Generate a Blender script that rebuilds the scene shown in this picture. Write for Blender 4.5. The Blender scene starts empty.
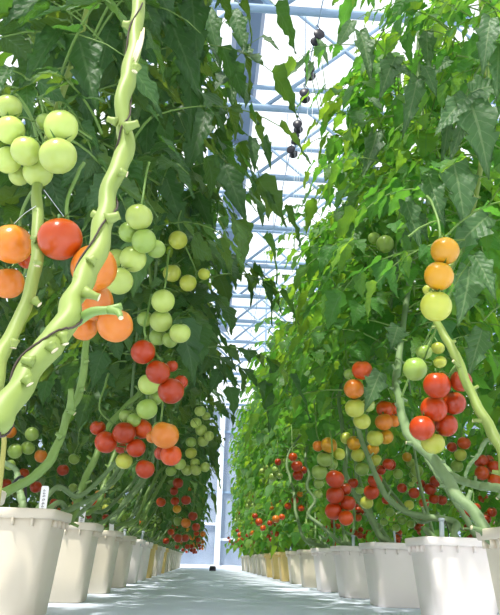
import bpy, math, random
import numpy as np
from mathutils import Vector, Matrix

random.seed(11)
rng = np.random.default_rng(7)
SC = bpy.context.scene
COL = SC.collection
PI = math.pi

# ------------------------------------------------------------------ camera
F_PX = 726.0
CX, CY = 250.0, 307.5
CAM = np.array([0.0, 0.0, 0.185])
VP = (202.0, 560.0)
ROLL = math.radians(1.8)
v = np.array([(VP[0]-CX)/F_PX, -(VP[1]-CY)/F_PX, -1.0]); v /= np.linalg.norm(v)
x0 = np.array([math.cos(ROLL), -math.sin(ROLL), 0.0])
xa = x0 - x0.dot(v)*v; xa /= np.linalg.norm(xa)
za = np.cross(xa, v)
C2W = np.array([xa, v, za])            # world = C2W @ cam
W2C = C2W.T

cam_data = bpy.data.cameras.new('camera')
cam = bpy.data.objects.new('camera', cam_data); COL.objects.link(cam)
cam_data.sensor_fit = 'HORIZONTAL'; cam_data.sensor_width = 36.0
cam_data.lens = F_PX/500.0*36.0
cam_data.clip_start = 0.02; cam_data.clip_end = 200
M4 = Matrix([list(C2W[0])+[CAM[0]], list(C2W[1])+[CAM[1]], list(C2W[2])+[CAM[2]], [0, 0, 0, 1]])
cam.matrix_world = M4
SC.camera = cam


def ray(px, py):
    return C2W @ np.array([(px-CX)/F_PX, -(py-CY)/F_PX, -1.0])


def at(px, py, Y):
    """the point of the place that stands Y metres down the aisle on that line of sight"""
    d = ray(px, py)
    return CAM + d*(Y/d[1])


def at_depth(px, py, depth):
    return CAM + ray(px, py)*depth


def project(P):
    c = (np.asarray(P)-CAM) @ W2C.T
    dep = -c[..., 2]
    sd = np.where(np.abs(dep) < 1e-6, 1e-6, dep)
    return CX+F_PX*c[..., 0]/sd, CY-F_PX*c[..., 1]/sd, dep


# ------------------------------------------------------------------ materials
def lin(r, g, b):
    f = lambda c: (c/255/12.92) if c/255 <= 0.04045 else ((c/255+0.055)/1.055)**2.4
    return (f(r), f(g), f(b), 1.0)


def new_mat(name):
    m = bpy.data.materials.new(name); m.use_nodes = True
    nt = m.node_tree; nt.nodes.clear()
    out = nt.nodes.new('ShaderNodeOutputMaterial')
    return m, nt, out


def N(nt, t, **kw):
    n = nt.nodes.new(t)
    for k, val in kw.items():
        setattr(n, k, val)
    return n


def mixcol(nt, fac, a, b):
    n = N(nt, 'ShaderNodeMix', data_type='RGBA')
    for sock, val in ((n.inputs[0], fac), (n.inputs[6], a), (n.inputs[7], b)):
        if hasattr(val, 'is_output'):
            nt.links.new(val, sock)
        else:
            sock.default_value = val
    return n.outputs[2]


def math_n(nt, op, a, b=None, c=None):
    n = N(nt, 'ShaderNodeMath', operation=op)
    for i, val in enumerate((a, b, c)):
        if val is None: continue
        if hasattr(val, 'is_output'): nt.links.new(val, n.inputs[i])
        else: n.inputs[i].default_value = val
    return n.outputs[0]


def plain(name, c1, c2=None, rough=0.5, scale=20, bump=0.0, spec=0.5, metal=0.0, sss=0.0):
    m, nt, out = new_mat(name)
    p = N(nt, 'ShaderNodeBsdfPrincipled')
    p.inputs['Roughness'].default_value = rough
    p.inputs['Specular IOR Level'].default_value = spec
    p.inputs['Metallic'].default_value = metal
    tc = N(nt, 'ShaderNodeTexCoord')
    nz = N(nt, 'ShaderNodeTexNoise'); nz.inputs['Scale'].default_value = scale; nz.inputs['Detail'].default_value = 4
    nt.links.new(tc.outputs['Object'], nz.inputs['Vector'])
    nt.links.new(mixcol(nt, nz.outputs['Fac'], c1, c2 or c1), p.inputs['Base Color'])
    if bump:
        b = N(nt, 'ShaderNodeBump'); b.inputs['Strength'].default_value = bump; b.inputs['Distance'].default_value = 0.01
        nt.links.new(nz.outputs['Fac'], b.inputs['Height']); nt.links.new(b.outputs[0], p.inputs['Normal'])
    nt.links.new(p.outputs[0], out.inputs[0])
    return m


def leaf_material(name, dark, light, trans, vein, tfac=0.42):
    m, nt, out = new_mat(name)
    geo = N(nt, 'ShaderNodeNewGeometry')
    uv = N(nt, 'ShaderNodeUVMap'); uv.uv_map = 'UVMap'
    sep = N(nt, 'ShaderNodeSeparateXYZ'); nt.links.new(uv.outputs[0], sep.inputs[0])
    u = math_n(nt, 'ABSOLUTE', math_n(nt, 'MULTIPLY_ADD', sep.outputs[0], 2.0, -1.0))
    vv = sep.outputs[1]
    # side veins run forward from the midrib
    w = math_n(nt, 'FRACT', math_n(nt, 'MULTIPLY', math_n(nt, 'MULTIPLY_ADD', u, -0.30, vv), 8.0))
    w = math_n(nt, 'ABSOLUTE', math_n(nt, 'SUBTRACT', w, 0.5))
    side = math_n(nt, 'LESS_THAN', w, 0.055)
    mid = math_n(nt, 'LESS_THAN', u, 0.05)
    vmask = math_n(nt, 'MAXIMUM', math_n(nt, 'MULTIPLY', side, 0.6), mid)
    base = mixcol(nt, geo.outputs['Random Per Island'], dark, light)
    tc = N(nt, 'ShaderNodeTexCoord')
    nz = N(nt, 'ShaderNodeTexNoise'); nz.inputs['Scale'].default_value = 60; nz.inputs['Detail'].default_value = 4
    nt.links.new(tc.outputs['Object'], nz.inputs['Vector'])
    base = mixcol(nt, math_n(nt, 'MULTIPLY', nz.outputs['Fac'], 0.6), base, (dark[0]*1.6, dark[1]*1.7, dark[2]*1.4, 1))
    base = mixcol(nt, math_n(nt, 'MULTIPLY', vmask, 0.45), base, vein)
    p = N(nt, 'ShaderNodeBsdfPrincipled')
    p.inputs['Roughness'].default_value = 0.48
    p.inputs['Specular IOR Level'].default_value = 0.45
    nt.links.new(base, p.inputs['Base Color'])
    h = math_n(nt, 'ADD', math_n(nt, 'MULTIPLY', w, 0.55), math_n(nt, 'MULTIPLY', nz.outputs['Fac'], 0.5))
    b = N(nt, 'ShaderNodeBump'); b.inputs['Strength'].default_value = 0.9; b.inputs['Distance'].default_value = 0.006
    nt.links.new(h, b.inputs['Height']); nt.links.new(b.outputs[0], p.inputs['Normal'])
    t = N(nt, 'ShaderNodeBsdfTranslucent')
    isl = math_n(nt, 'FRACT', math_n(nt, 'MULTIPLY', geo.outputs['Random Per Island'], 7.31))
    isl = math_n(nt, 'POWER', isl, 2.0)
    trc = mixcol(nt, isl, (trans[0]*.75, trans[1]*.85, trans[2]*.9, 1), (min(1, trans[0]*2.2), min(1, trans[1]*1.25), trans[2]*.9, 1))
    nt.links.new(mixcol(nt, math_n(nt, 'MULTIPLY', vmask, 0.4), trc, (trans[0]*0.5, trans[1]*0.6, trans[2]*0.5, 1)), t.inputs['Color'])
    mx = N(nt, 'ShaderNodeMixShader'); mx.inputs[0].default_value = tfac
    nt.links.new(p.outputs[0], mx.inputs[1]); nt.links.new(t.outputs[0], mx.inputs[2])
    nt.links.new(mx.outputs[0], out.inputs[0])
    return m


def tomato_skin(name, c, c2, shoulder):
    m, nt, out = new_mat(name)
    tc = N(nt, 'ShaderNodeTexCoord')
    sep = N(nt, 'ShaderNodeSeparateXYZ'); nt.links.new(tc.outputs['Object'], sep.inputs[0])
    nz = N(nt, 'ShaderNodeTexNoise'); nz.inputs['Scale'].default_value = 1.3; nz.inputs['Detail'].default_value = 2
    oi = N(nt, 'ShaderNodeObjectInfo')
    off = N(nt, 'ShaderNodeVectorMath', operation='ADD')
    nt.links.new(tc.outputs['Object'], off.inputs[0])
    cmb = N(nt, 'ShaderNodeCombineXYZ')
    nt.links.new(math_n(nt, 'MULTIPLY', oi.outputs['Random'], 30.0), cmb.inputs[0])
    nt.links.new(cmb.outputs[0], off.inputs[1]); nt.links.new(off.outputs[0], nz.inputs['Vector'])
    base = mixcol(nt, nz.outputs['Fac'], c, c2)
    # green shoulder round the stem end
    sh = math_n(nt, 'MULTIPLY', math_n(nt, 'SUBTRACT', sep.outputs[2], 0.35), 1.4)
    mr = math_n(nt, 'MINIMUM', math_n(nt, 'MAXIMUM', sh, 0.0), 0.7)
    base = mixcol(nt, mr, base, shoulder)
    hs = N(nt, 'ShaderNodeHueSaturation')
    nt.links.new(base, hs.inputs['Color'])
    nt.links.new(math_n(nt, 'MULTIPLY_ADD', oi.outputs['Random'], 0.3, 0.85), hs.inputs['Value'])
    p = N(nt, 'ShaderNodeBsdfPrincipled')
    nt.links.new(hs.outputs[0], p.inputs['Base Color'])
    p.inputs['Roughness'].default_value = 0.28
    p.inputs['Subsurface Weight'].default_value = 0.15
    p.inputs['Subsurface Radius'].default_value = (0.4, 0.25, 0.1)
    p.inputs['Subsurface Scale'].default_value = 0.02
    p.inputs['Specular IOR Level'].default_value = 0.5
    nt.links.new(p.outputs[0], out.inputs[0])
    return m


def glass_mat(name, tint, gloss=0.06, frost=0.0):
    m, nt, out = new_mat(name)
    tr = N(nt, 'ShaderNodeBsdfTransparent'); tr.inputs[0].default_value = tint
    gl = N(nt, 'ShaderNodeBsdfGlossy'); gl.inputs['Roughness'].default_value = 0.08
    mx = N(nt, 'ShaderNodeMixShader'); mx.inputs[0].default_value = gloss
    nt.links.new(tr.outputs[0], mx.inputs[1]); nt.links.new(gl.outputs[0], mx.inputs[2])
    nt.links.new(mx.outputs[0], out.inputs[0])
    return m


MAT = {}
MAT['leaf_left'] = leaf_material('leaf_shade', lin(38, 70, 44), lin(72, 108, 56), lin(104, 158, 44), lin(116, 144, 92), 0.38)  # left rows: shade put into the leaf colour, darker and less translucent
MAT['leaf_right'] = leaf_material('leaf_sun', lin(44, 84, 42), lin(86, 132, 60), lin(132, 206, 60), lin(126, 158, 98), 0.5)  # right rows: same leaf, sunlight put into a brighter, more translucent colour
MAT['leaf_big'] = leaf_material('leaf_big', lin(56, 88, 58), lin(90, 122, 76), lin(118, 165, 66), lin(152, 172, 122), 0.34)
MAT['stem'] = plain('stem_green', lin(128, 156, 78), lin(94, 126, 58), 0.5, 14, 0.25)
MAT['stem_pale'] = plain('stem_pale', lin(143, 158, 78), lin(111, 134, 57), 0.5, 9, 0.25)
MAT['stem_grey'] = plain('stem_grey', lin(132, 154, 106), lin(94, 122, 76), 0.6, 18, 0.4)
MAT['stem_yellow'] = plain('stem_yellow', lin(168, 164, 88), lin(146, 146, 68), 0.5, 20)
MAT['cut'] = plain('stem_cut', lin(238, 230, 196), lin(206, 186, 140), 0.8, 60)
MAT['stalk'] = plain('stalk_green', lin(120, 152, 70), lin(92, 124, 56), 0.5, 30)
MAT['sepal'] = plain('sepal_green', lin(84, 122, 52), lin(62, 98, 44), 0.55, 4)
SK = {
    'r': tomato_skin('skin_red', lin(182, 64, 12), lin(162, 46, 8), lin(176, 82, 20)),
    'v': tomato_skin('skin_vermilion', lin(196, 80, 12), lin(184, 62, 8), lin(200, 100, 22)),
    'o': tomato_skin('skin_orange', lin(212, 130, 40), lin(204, 108, 26), lin(208, 146, 56)),
    'a': tomato_skin('skin_amber', lin(204, 150, 32), lin(194, 138, 28), lin(196, 162, 50)),
    'y': tomato_skin('skin_yellow_green', lin(190, 192, 78), lin(176, 186, 70), lin(164, 178, 66)),
    'g': tomato_skin('skin_green', lin(152, 176, 82), lin(132, 160, 72), lin(120, 150, 66)),
    'p': tomato_skin('skin_pale_green', lin(184, 200, 104), lin(166, 186, 90), lin(146, 172, 80)),
}
SKN = {'r': 'ripe red tomato', 'v': 'deep orange red tomato', 'o': 'orange tomato', 'a': 'amber half ripe tomato',
       'y': 'yellow green tomato', 'g': 'green unripe tomato', 'p': 'pale green unripe tomato'}
MAT['pot'] = plain('pot_cream', lin(222, 211, 190), lin(210, 198, 176), 0.42, 5, 0.05, 0.4)
MAT['pot_white'] = plain('pot_white', lin(244, 234, 226), lin(236, 224, 216), 0.42, 5, 0.05, 0.4)
MAT['pot_yellow'] = plain('pot_yellow', lin(234, 206, 136), lin(224, 192, 120), 0.42, 5, 0.05, 0.4)
MAT['soil'] = plain('perlite', lin(190, 184, 172), lin(110, 100, 88), 0.95, 120, 0.8)
MAT['floor'] = plain('ground_cloth', lin(228, 236, 252), lin(214, 224, 244), 0.55, 3, 0.05, 0.4)
MAT['steel'] = plain('galvanised', lin(146, 170, 194), lin(132, 158, 184), 0.45, 8, 0.0, 0.5)
MAT['gutter'] = plain('gutter_grey', lin(112, 130, 152), lin(102, 120, 144), 0.55, 3, 0.0)
MAT['white'] = plain('white_paint', lin(236, 240, 246), lin(226, 232, 240), 0.4, 6)
MAT['panel'] = plain('wall_panel', lin(162, 172, 188), lin(150, 160, 178), 0.5, 2)
MAT['tag'] = plain('white_tag', lin(244, 246, 250), lin(236, 238, 244), 0.4, 10)
MAT['tag_grey'] = plain('grey_stake', lin(190, 200, 206), lin(172, 184, 192), 0.5, 10)
MAT['ink'] = plain('ink', lin(70, 76, 90), lin(90, 96, 110), 0.7, 60)
MAT['black'] = plain('black_plastic', lin(38, 36, 48), lin(28, 28, 36), 0.4, 12)
MAT['twine'] = plain('twine_dark', lin(56, 48, 44), lin(80, 66, 56), 0.8, 80)
MAT['twine_white'] = plain('twine_white', lin(214, 220, 220), lin(196, 204, 204), 0.7, 80)
MAT['glass'] = glass_mat('clear_glass', (0.96, 0.98, 0.99, 1), 0.05)


# ------------------------------------------------------------------ mesh builder
class MB:
    def __init__(s):
        s.v = []; s.f = []; s.m = []; s.n = 0

    def add(s, verts, faces, mat=0):
        s.v.append(np.asarray(verts, dtype=float).reshape(-1, 3))
        s.f += [tuple(i+s.n for i in f) for f in faces]
        s.m += [mat]*len(faces)
        s.n += len(s.v[-1])

    def box(s, lo, hi, mat=0):
        (a, b, c), (d, e, f) = lo, hi
        s.add([(a, b, c), (d, b, c), (d, e, c), (a, e, c), (a, b, f), (d, b, f), (d, e, f), (a, e, f)],
              [(3, 2, 1, 0), (4, 5, 6, 7), (0, 1, 5, 4), (1, 2, 6, 5), (2, 3, 7, 6), (3, 0, 4, 7)], mat)

    def tube(s, pts, rad, sides=8, mat=0, cap_mat=None, wob=0.0):
        pts = np.asarray(pts, dtype=float); n = len(pts)
        rad = np.broadcast_to(np.asarray(rad, dtype=float), (n,))
        tan = np.gradient(pts, axis=0)
        tan /= np.linalg.norm(tan, axis=1)[:, None]+1e-12
        ref = np.array([0, 0, 1.0]) if abs(tan[0][2]) < 0.9 else np.array([1.0, 0, 0])
        a = np.cross(tan[0], ref); a /= np.linalg.norm(a)
        vs = []
        ang = np.arange(sides)*2*PI/sides
        for i in range(n):
            a = a - a.dot(tan[i])*tan[i]; a /= np.linalg.norm(a)+1e-12
            b = np.cross(tan[i], a)
            r = rad[i]*(1+wob*np.sin(ang*2+i*0.35)+wob*0.6*np.sin(ang*3-i*0.5))
            vs.append(pts[i]+np.outer(np.cos(ang)*r, a)+np.outer(np.sin(ang)*r, b))
        fs = []
        for i in range(n-1):
            for j in range(sides):
                k = (j+1) % sides
                fs.append((i*sides+j, i*sides+k, (i+1)*sides+k, (i+1)*sides+j))
        base = s.n
        s.add(np.concatenate(vs), fs, mat)
        cm = mat if cap_mat is None else cap_mat
        s.f.append(tuple(base+j for j in reversed(range(sides)))); s.m.append(mat)
        s.f.append(tuple(base+(n-1)*sides+j for j in range(sides))); s.m.append(cm)

    def build(s, name, mats, parent=None, loc=(0, 0, 0), smooth=True):
        me = bpy.data.meshes.new(name)
        vs = np.concatenate(s.v) - np.asarray(loc)
        me.from_pydata([tuple(p) for p in vs], [], s.f)
        if not isinstance(mats, (list, tuple)): mats = [mats]
        for m in mats: me.materials.append(m)
        me.polygons.foreach_set('material_index', s.m)
        me.polygons.foreach_set('use_smooth', [smooth]*len(s.f))
        me.update()
        o = bpy.data.objects.new(name, me); COL.objects.link(o)
        if parent is not None: o.parent = parent
        else: o.location = loc
        return o


def spline(ctrl, n):
    """Catmull-Rom through the control points"""
    P = np.asarray(ctrl, dtype=float)
    P = np.vstack([2*P[0]-P[1], P, 2*P[-1]-P[-2]])
    seg = len(P)-3
    out = []
    for t in np.linspace(0, seg-1e-6, n):
        i = int(t); u = t-i
        p0, p1, p2, p3 = P[i], P[i+1], P[i+2], P[i+3]
        out.append(0.5*((2*p1)+(-p0+p2)*u+(2*p0-5*p1+4*p2-p3)*u*u+(-p0+3*p1-3*p2+p3)*u**3))
    return np.array(out)


def tag(o, label=None, cat=None, group=None, kind=None):
    if label: o['label'] = label
    if cat: o['category'] = cat
    if group: o['group'] = group
    if kind: o['kind'] = kind
    return o


def empty(name, loc):
    o = bpy.data.objects.new(name, None); COL.objects.link(o)
    o.location = tuple(loc); o.empty_display_size = 0.1
    return o


KIDS = {}


def kids(o):
    return [c for c in bpy.data.objects if c.parent == o]


ORD = ['first', 'second', 'third', 'fourth', 'fifth', 'sixth', 'seventh', 'eighth', 'ninth', 'tenth', 'eleventh', 'twelfth',
       'thirteenth', 'fourteenth', 'fifteenth', 'sixteenth', 'seventeenth', 'eighteenth', 'nineteenth', 'twentieth', 'twenty-first', 'twenty-second']

# ------------------------------------------------------------------ leaflets
def leaflet_template(n, halves, seed, lobes=4.0, wid=0.5, crum=.016, dep=.34):
    """unit leaflet along +Y; returns verts, faces, uvs"""
    r = random.Random(seed)
    cols = 2*halves+1
    vs, uv = [], []
    droop = r.uniform(0.08, 0.4); fold = r.uniform(0.15, 0.45); ph = r.uniform(0, 6); bend = r.uniform(-0.12, 0.12)
    curl = r.uniform(0.0, 0.22)
    for i in range(n+1):
        t = i/n
        prof = wid*0.5*(max(0.0, math.sin(PI*min(1, t**0.62)))**0.85)*(1.12-0.25*t)
        saw = (t*lobes+0.15) % 1.0
        lob = 1.0-dep*saw if 0.05 < t < 0.95 else 1.0
        for c in range(cols):
            s = (c-halves)/halves
            w = prof*(lob if abs(s) > 0.99 else 1.0)
            x = s*w
            y = t - (0.05*abs(s) if 0 < i < n else 0) + 0.02*math.sin(9*t+ph)*abs(s)
            z = -droop*t*t + fold*abs(x) - curl*(abs(x)/(wid*0.5+1e-6))**2*wid*0.6*(0.5+t) + 0.03*math.sin(t*13+ph+s*2)*abs(s)
            if 0 < i < n: x += crum*r.uniform(-.5, .5); z += crum*r.uniform(-1, 1)
            vs.append((x+bend*t*t, y, z)); uv.append((0.5+0.5*s, t))
    fs = []
    for i in range(n):
        for c in range(cols-1):
            a = i*cols+c
            fs.append((a, a+1, a+cols+1, a+cols))
    return np.array(vs), np.array(fs), np.array(uv)


T_HI = [leaflet_template(14, 2, s, 4.2, w) for s, w in ((1, .66), (2, .74), (3, .58), (4, .7), (5, .62))]
T_LO = [leaflet_template(6, 1, s, 3.0, w) for s, w in ((1, .68), (2, .76), (3, .62), (4, .72))]
T_BIG = [leaflet_template(27, 3, s, 3.2, w, .010, .46) for s, w in ((11, .62), (12, .55), (13, .7))]


def leaflet_frame(d, nrm):
    d = d/np.linalg.norm(d)
    z = nrm-nrm.dot(d)*d; z /= np.linalg.norm(z)+1e-9
    x = np.cross(d, z)
    return np.array([x, d, z])          # rows


class Foliage:
    def __init__(s, T):
        s.T = T; s.items = [[] for _ in T]; s.rachis = []

    def leaflet(s, p, d, nrm, L):
        k = rng.integers(len(s.T))
        s.items[k].append((p, leaflet_frame(d, nrm)*L, len(s.rachis)-1))

    def leaf(s, p, az, L, el, sides=4, size=1.0):
        h = np.array([math.cos(az), math.sin(az), 0.0])
        pts = []
        q = np.array(p, dtype=float); e = el
        nseg = 7
        for i in range(nseg+1):
            pts.append(q.copy())
            t = i/nseg
            dvec = h*math.cos(e)+np.array([0, 0, math.sin(e)])
            q = q+dvec*L/nseg
            e -= (el+0.6+0.6*rng.random())/nseg
        pts = np.array(pts)
        tb = MB(); tb.tube(pts, np.linspace(0.0042, 0.0015, nseg+1)*size, sides); s.rachis.append(tb)
        side = np.array([-h[1], h[0], 0.0])
        def fr(t):
            i = min(int(t*nseg), nseg-1); u = t*nseg-i
            tan = pts[i+1]-pts[i]; tan /= np.linalg.norm(tan)
            return pts[i]*(1-u)+pts[i+1]*u, tan
        up0 = np.array([0, 0, 1.0])
        for t, sz in ((0.36, .72), (0.56, .95), (0.76, 1.0)):
            for sg in (-1, 1):
                pp, tan = fr(t+rng.uniform(-.03, .03))
                nrm = np.cross(side, tan) * -1.0
                nrm = nrm if nrm[2] > 0 else -nrm
                nrm = nrm+rng.normal(0, .28, 3)
                d = tan*0.55+side*sg*0.85+np.array([0, 0, -0.15-0.6*rng.random()])
                s.leaflet(pp, d, nrm, L*0.27*sz*size*rng.uniform(.85, 1.2))
        pp, tan = fr(0.98)
        nrm = np.cross(side, tan); nrm = nrm if nrm[2] > 0 else -nrm
        s.leaflet(pp, tan+np.array([0, 0, -.35]), nrm+rng.normal(0, .25, 3)+up0*.2, L*0.36*size*rng.uniform(.9, 1.2))
        for t in (0.46, 0.66):
            for sg in (-1, 1):
                if rng.random() < .5: continue
                pp, tan = fr(t)
                s.leaflet(pp, tan*.3+side*sg+np.array([0, 0, -.4]), up0+rng.normal(0, .3, 3), L*0.1*size)

    def build(s, name, mat, parent, loc, keep=None):
        V, Fc, UV = [], [], []
        off = 0
        tot = np.zeros(len(s.rachis)); kept = np.zeros(len(s.rachis))
        for (tv, tf, tuv), items in zip(s.T, s.items):
            if not items: continue
            P = np.array([i[0] for i in items]); Fr = np.array([i[1] for i in items])
            W = np.einsum('vk,nkj->nvj', tv, Fr)+P[:, None, :]
            ids = np.array([i[2] for i in items]); np.add.at(tot, ids, 1)
            if keep is not None:
                kk = keep(W); W = W[kk]; ids = ids[kk]
            np.add.at(kept, ids, 1)
            n = len(W)
            if not n: continue
            V.append(W.reshape(-1, 3))
            idx = (np.arange(n)*len(tv))[:, None, None]+tf[None]+off
            Fc.append(idx.reshape(-1, 4))
            UV.append(np.tile(tuv[tf.reshape(-1)], (n, 1)))
            off += n*len(tv)
        V = np.concatenate(V); Fc = np.concatenate(Fc); UV = np.concatenate(UV)
        nl = len(Fc)
        # petioles and rachises, in the second material
        rb = MB()
        for tb, a_, b_ in zip(s.rachis, kept, tot):
            if a_ >= .6*b_: rb.add(np.concatenate(tb.v), [f for f in tb.f if len(f) == 4][:28])
        rv = np.concatenate(rb.v); rf = rb.f
        rf = np.array(rf)+len(V)
        V = np.concatenate([V, rv]); Fc = np.concatenate([Fc, rf]); UV = np.concatenate([UV, np.zeros((len(rf)*4, 2))])
        me = bpy.data.meshes.new(name)
        me.vertices.add(len(V)); me.loops.add(len(Fc)*4); me.polygons.add(len(Fc))
        me.vertices.foreach_set('co', (V-np.asarray(loc)).ravel())
        me.loops.foreach_set('vertex_index', Fc.ravel())
        me.polygons.foreach_set('loop_start', np.arange(len(Fc))*4)
        me.polygons.foreach_set('loop_total', np.full(len(Fc), 4))
        me.polygons.foreach_set('use_smooth', np.ones(len(Fc), dtype=bool))
        mi = np.zeros(len(Fc), dtype=np.int32); mi[nl:] = 1
        me.materials.append(mat); me.materials.append(MAT['stalk'])
        me.polygons.foreach_set('material_index', mi)
        ul = me.uv_layers.new(name='UVMap'); ul.data.foreach_set('uv', UV.ravel())
        me.update(); me.validate()
        o = bpy.data.objects.new(name, me); COL.objects.link(o); o.parent = parent
        return o


# ------------------------------------------------------------------ tomatoes
def tomato_mesh(name, nu, nv, seed):
    r = random.Random(seed)
    mb = MB()
    vs = []
    ph = r.uniform(0, 6); k = r.choice([4, 5, 6])
    for i in range(nv+1):
        th = PI*i/nv
        for j in range(nu):
            a = 2*PI*j/nu
            top = max(0.0, math.cos(th))
            rr = math.sin(th)*(1+0.035*math.cos(k*a+ph)*top+0.015*math.cos(2*a+ph))
            z = 0.97*math.cos(th)-0.19*math.exp(-(math.sin(th)/0.30)**2)*(1 if th < PI/2 else 0)
            if th > PI/2: z += 0.05*math.exp(-(math.sin(th)/0.15)**2)
            vs.append((rr*math.cos(a), rr*math.sin(a), z))
    fs = [(i*nu+j, (i+1)*nu+j, (i+1)*nu+(j+1) % nu, i*nu+(j+1) % nu) for i in range(nv) for j in range(nu)]
    mb.add(vs, fs, 0)
    # sepals: a star of narrow curved blades at the stem end
    for q in range(5):
        a = 2*PI*q/5+r.uniform(-.2, .2)
        ca, sa = math.cos(a), math.sin(a)
        L = r.uniform(.65, .9)
        sv = []
        for t in (0, .35, .7, 1.0):
            rad = 0.05+L*t; z = 0.76+0.20*math.sin(min(1, t*1.5)*PI/2)+0.16*t*t*r.uniform(.3, 1.2)
            w = 0.10*(1-t)+0.008
            for sgn in (-1, 1):
                sv.append((rad*ca-sgn*w*sa, rad*sa+sgn*w*ca, z))
        mb.add(sv, [(0, 1, 3, 2), (2, 3, 5, 4), (4, 5, 7, 6)], 1)
    mb.tube([(0, 0, .7), (0.02, 0, .95), (.06, .02, 1.18)], [.07, .06, .075], 6, 1)
    o = mb.build(name, [SK['r'], MAT['sepal']])
    me = o.data
    bpy.data.objects.remove(o)
    return me


TOM_HI = [tomato_mesh('tomato', 28, 18, s) for s in range(3)]
TOM_LO = [tomato_mesh('tomato', 14, 9, s) for s in range(3)]


def add_tomato(pos, r, c, parent, loc, hi=True, tilt=0.35):
    me = random.choice(TOM_HI if hi else TOM_LO)
    o = bpy.data.objects.new('tomato', me); COL.objects.link(o)
    o.parent = parent
    o.location = tuple(np.asarray(pos)-np.asarray(loc))
    o.scale = (r, r, r*random.uniform(.94, 1.04))
    o.rotation_euler = (random.uniform(-tilt, tilt), random.uniform(-tilt, tilt), random.uniform(0, 6.28))
    o.material_slots[0].link = 'OBJECT'; o.material_slots[0].material = SK[c]
    o['label'] = SKN[c]
    return o


# hand placed clusters read from the photograph: (x, y, radius in the photograph, ripeness), real radius, nearest fruit first
CL = []
def cluster(R, items, plant=None): CL.append((R, items, plant))

cluster(.034, [(26, 151, 15, 'p'), (38, 172, 15, 'p'), (58, 156, 19, 'p'), (10, 130, 15, 'p'), (61, 127, 17, 'p'), (9, 107, 13, 'p'), (8, 160, 13.5, 'p'), (19, 176, 10, 'p'), (45, 122, 9, 'g')], ('L', -2))
cluster(.037, [(12, 244, 20, 'o'), (8, 283, 16, 'o'), (-5, 277, 9, 'a'), (26, 261, 8, 'v')], ('L', -2))
cluster(.040, [(60, 239, 22, 'v'), (94, 268, 23, 'o'), (94, 302, 19.5, 'o'), (115, 325, 18, 'o'), (84, 327, 14, 'o')], ('L', -1))
cluster(.035, [(144, 241, 12.5, 'g'), (139, 217, 13.5, 'p'), (156, 249, 9.5, 'g'), (129, 232, 10.5, 'g'), (133, 259, 13.5, 'p'), (118, 261, 12.5, 'p'), (119, 281, 14.5, 'p')], ('L', 0))
cluster(.036, [(163, 301, 12, 'p'), (161, 321, 11.5, 'p'), (180, 333, 10.5, 'p'), (170, 340, 8, 'g'), (145, 319, 8, 'g'), (158, 337, 9, 'g')], ('L', 0))
cluster(.036, [(178, 240, 9.5, 'y'), (172, 273, 9, 'y'), (188, 283, 8.5, 'y'), (204, 274, 6, 'y')], ('L', 1))
cluster(.038, [(143, 352, 12.5, 'r'), (158, 372, 12.5, 'r'), (171, 391, 13.2, 'r'), (172, 366, 6, 'r'), (181, 382, 7, 'r')], ('L', 0))
cluster(.036, [(149, 384, 11, 'p'), (147, 409, 10.5, 'g'), (134, 420, 7, 'g'), (127, 416, 8, 'g'), (156, 398, 7, 'g')], ('L', 0))
cluster(.038, [(124, 433, 11.5, 'r'), (142, 429, 10, 'v'), (106, 442, 11.5, 'r'), (136, 448, 9.5, 'r'), (98, 428, 8, 'r'), (121, 448, 6, 'r'), (124, 461, 8.5, 'y'), (145, 469, 9.5, 'r')], ('L', 1))
cluster(.038, [(160, 429, 8, 'g'), (165, 435, 14, 'o'), (171, 455, 10.8, 'v'), (161, 453, 7, 'r'), (152, 437, 6, 'o')], ('L', 1))
cluster(.034, [(200, 411, 5.5, 'p'), (206, 416, 4.5, 'p'), (196, 423, 5.5, 'p'), (201, 430, 6, 'p'), (209, 436, 5, 'p'), (203, 441, 5.8, 'p'), (191, 442, 5.5, 'g'), (191, 453, 6, 'y')], ('L', 3))
cluster(.034, [(180, 464, 6, 'p'), (187, 470, 5.8, 'p'), (171, 471, 5.5, 'g'), (196, 470, 5.5, 'p'), (205, 467, 5, 'p'), (195, 463, 5, 'p')], ('L', 3))
cluster(.036, [(178, 483, 5.3, 'r'), (174, 491, 4.3, 'r'), (175, 501, 4.5, 'r'), (186, 500, 5.2, 'r'), (161, 502, 5, 'v'), (177, 509, 4.3, 'a')], ('L', 4))
cluster(.036, [(193, 516, 4.8, 'r'), (186, 523, 5, 'o'), (178, 521, 4.6, 'g'), (196, 527, 4.2, 'r'), (178, 538, 4.4, 'r'), (185, 538, 4, 'r')], ('L', 5))
cluster(.036, [(166, 541, 3.4, 'r'), (171, 532, 3.4, 'v'), (158, 520, 3.5, 'g'), (203, 534, 3, 'o')], ('L', 5))
# the row behind on the left
cluster(.038, [(10, 432, 6.5, 'o'), (32, 434, 7, 'g'), (15, 451, 7.5, 'g'), (28, 448, 7, 'g'), (41, 456, 6.5, 'o'), (10, 465, 5.5, 'g')], ('LB', 2))
cluster(.038, [(63, 470, 6, 'r'), (36, 487, 6, 'r'), (6, 484, 5.5, 'r'), (54, 503, 4.5, 'r'), (24, 473, 5, 'v'), (74, 459, 5.5, 'g')], ('LB', 2))
cluster(.036, [(100, 495, 5.5, 'o'), (110, 485, 4, 'y'), (94, 503, 4, 'v'), (106, 508, 4, 'y'), (120, 500, 3.6, 'g'), (88, 512, 4.2, 'g'), (73, 488, 4.6, 'g')], ('LB', 4))
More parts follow.
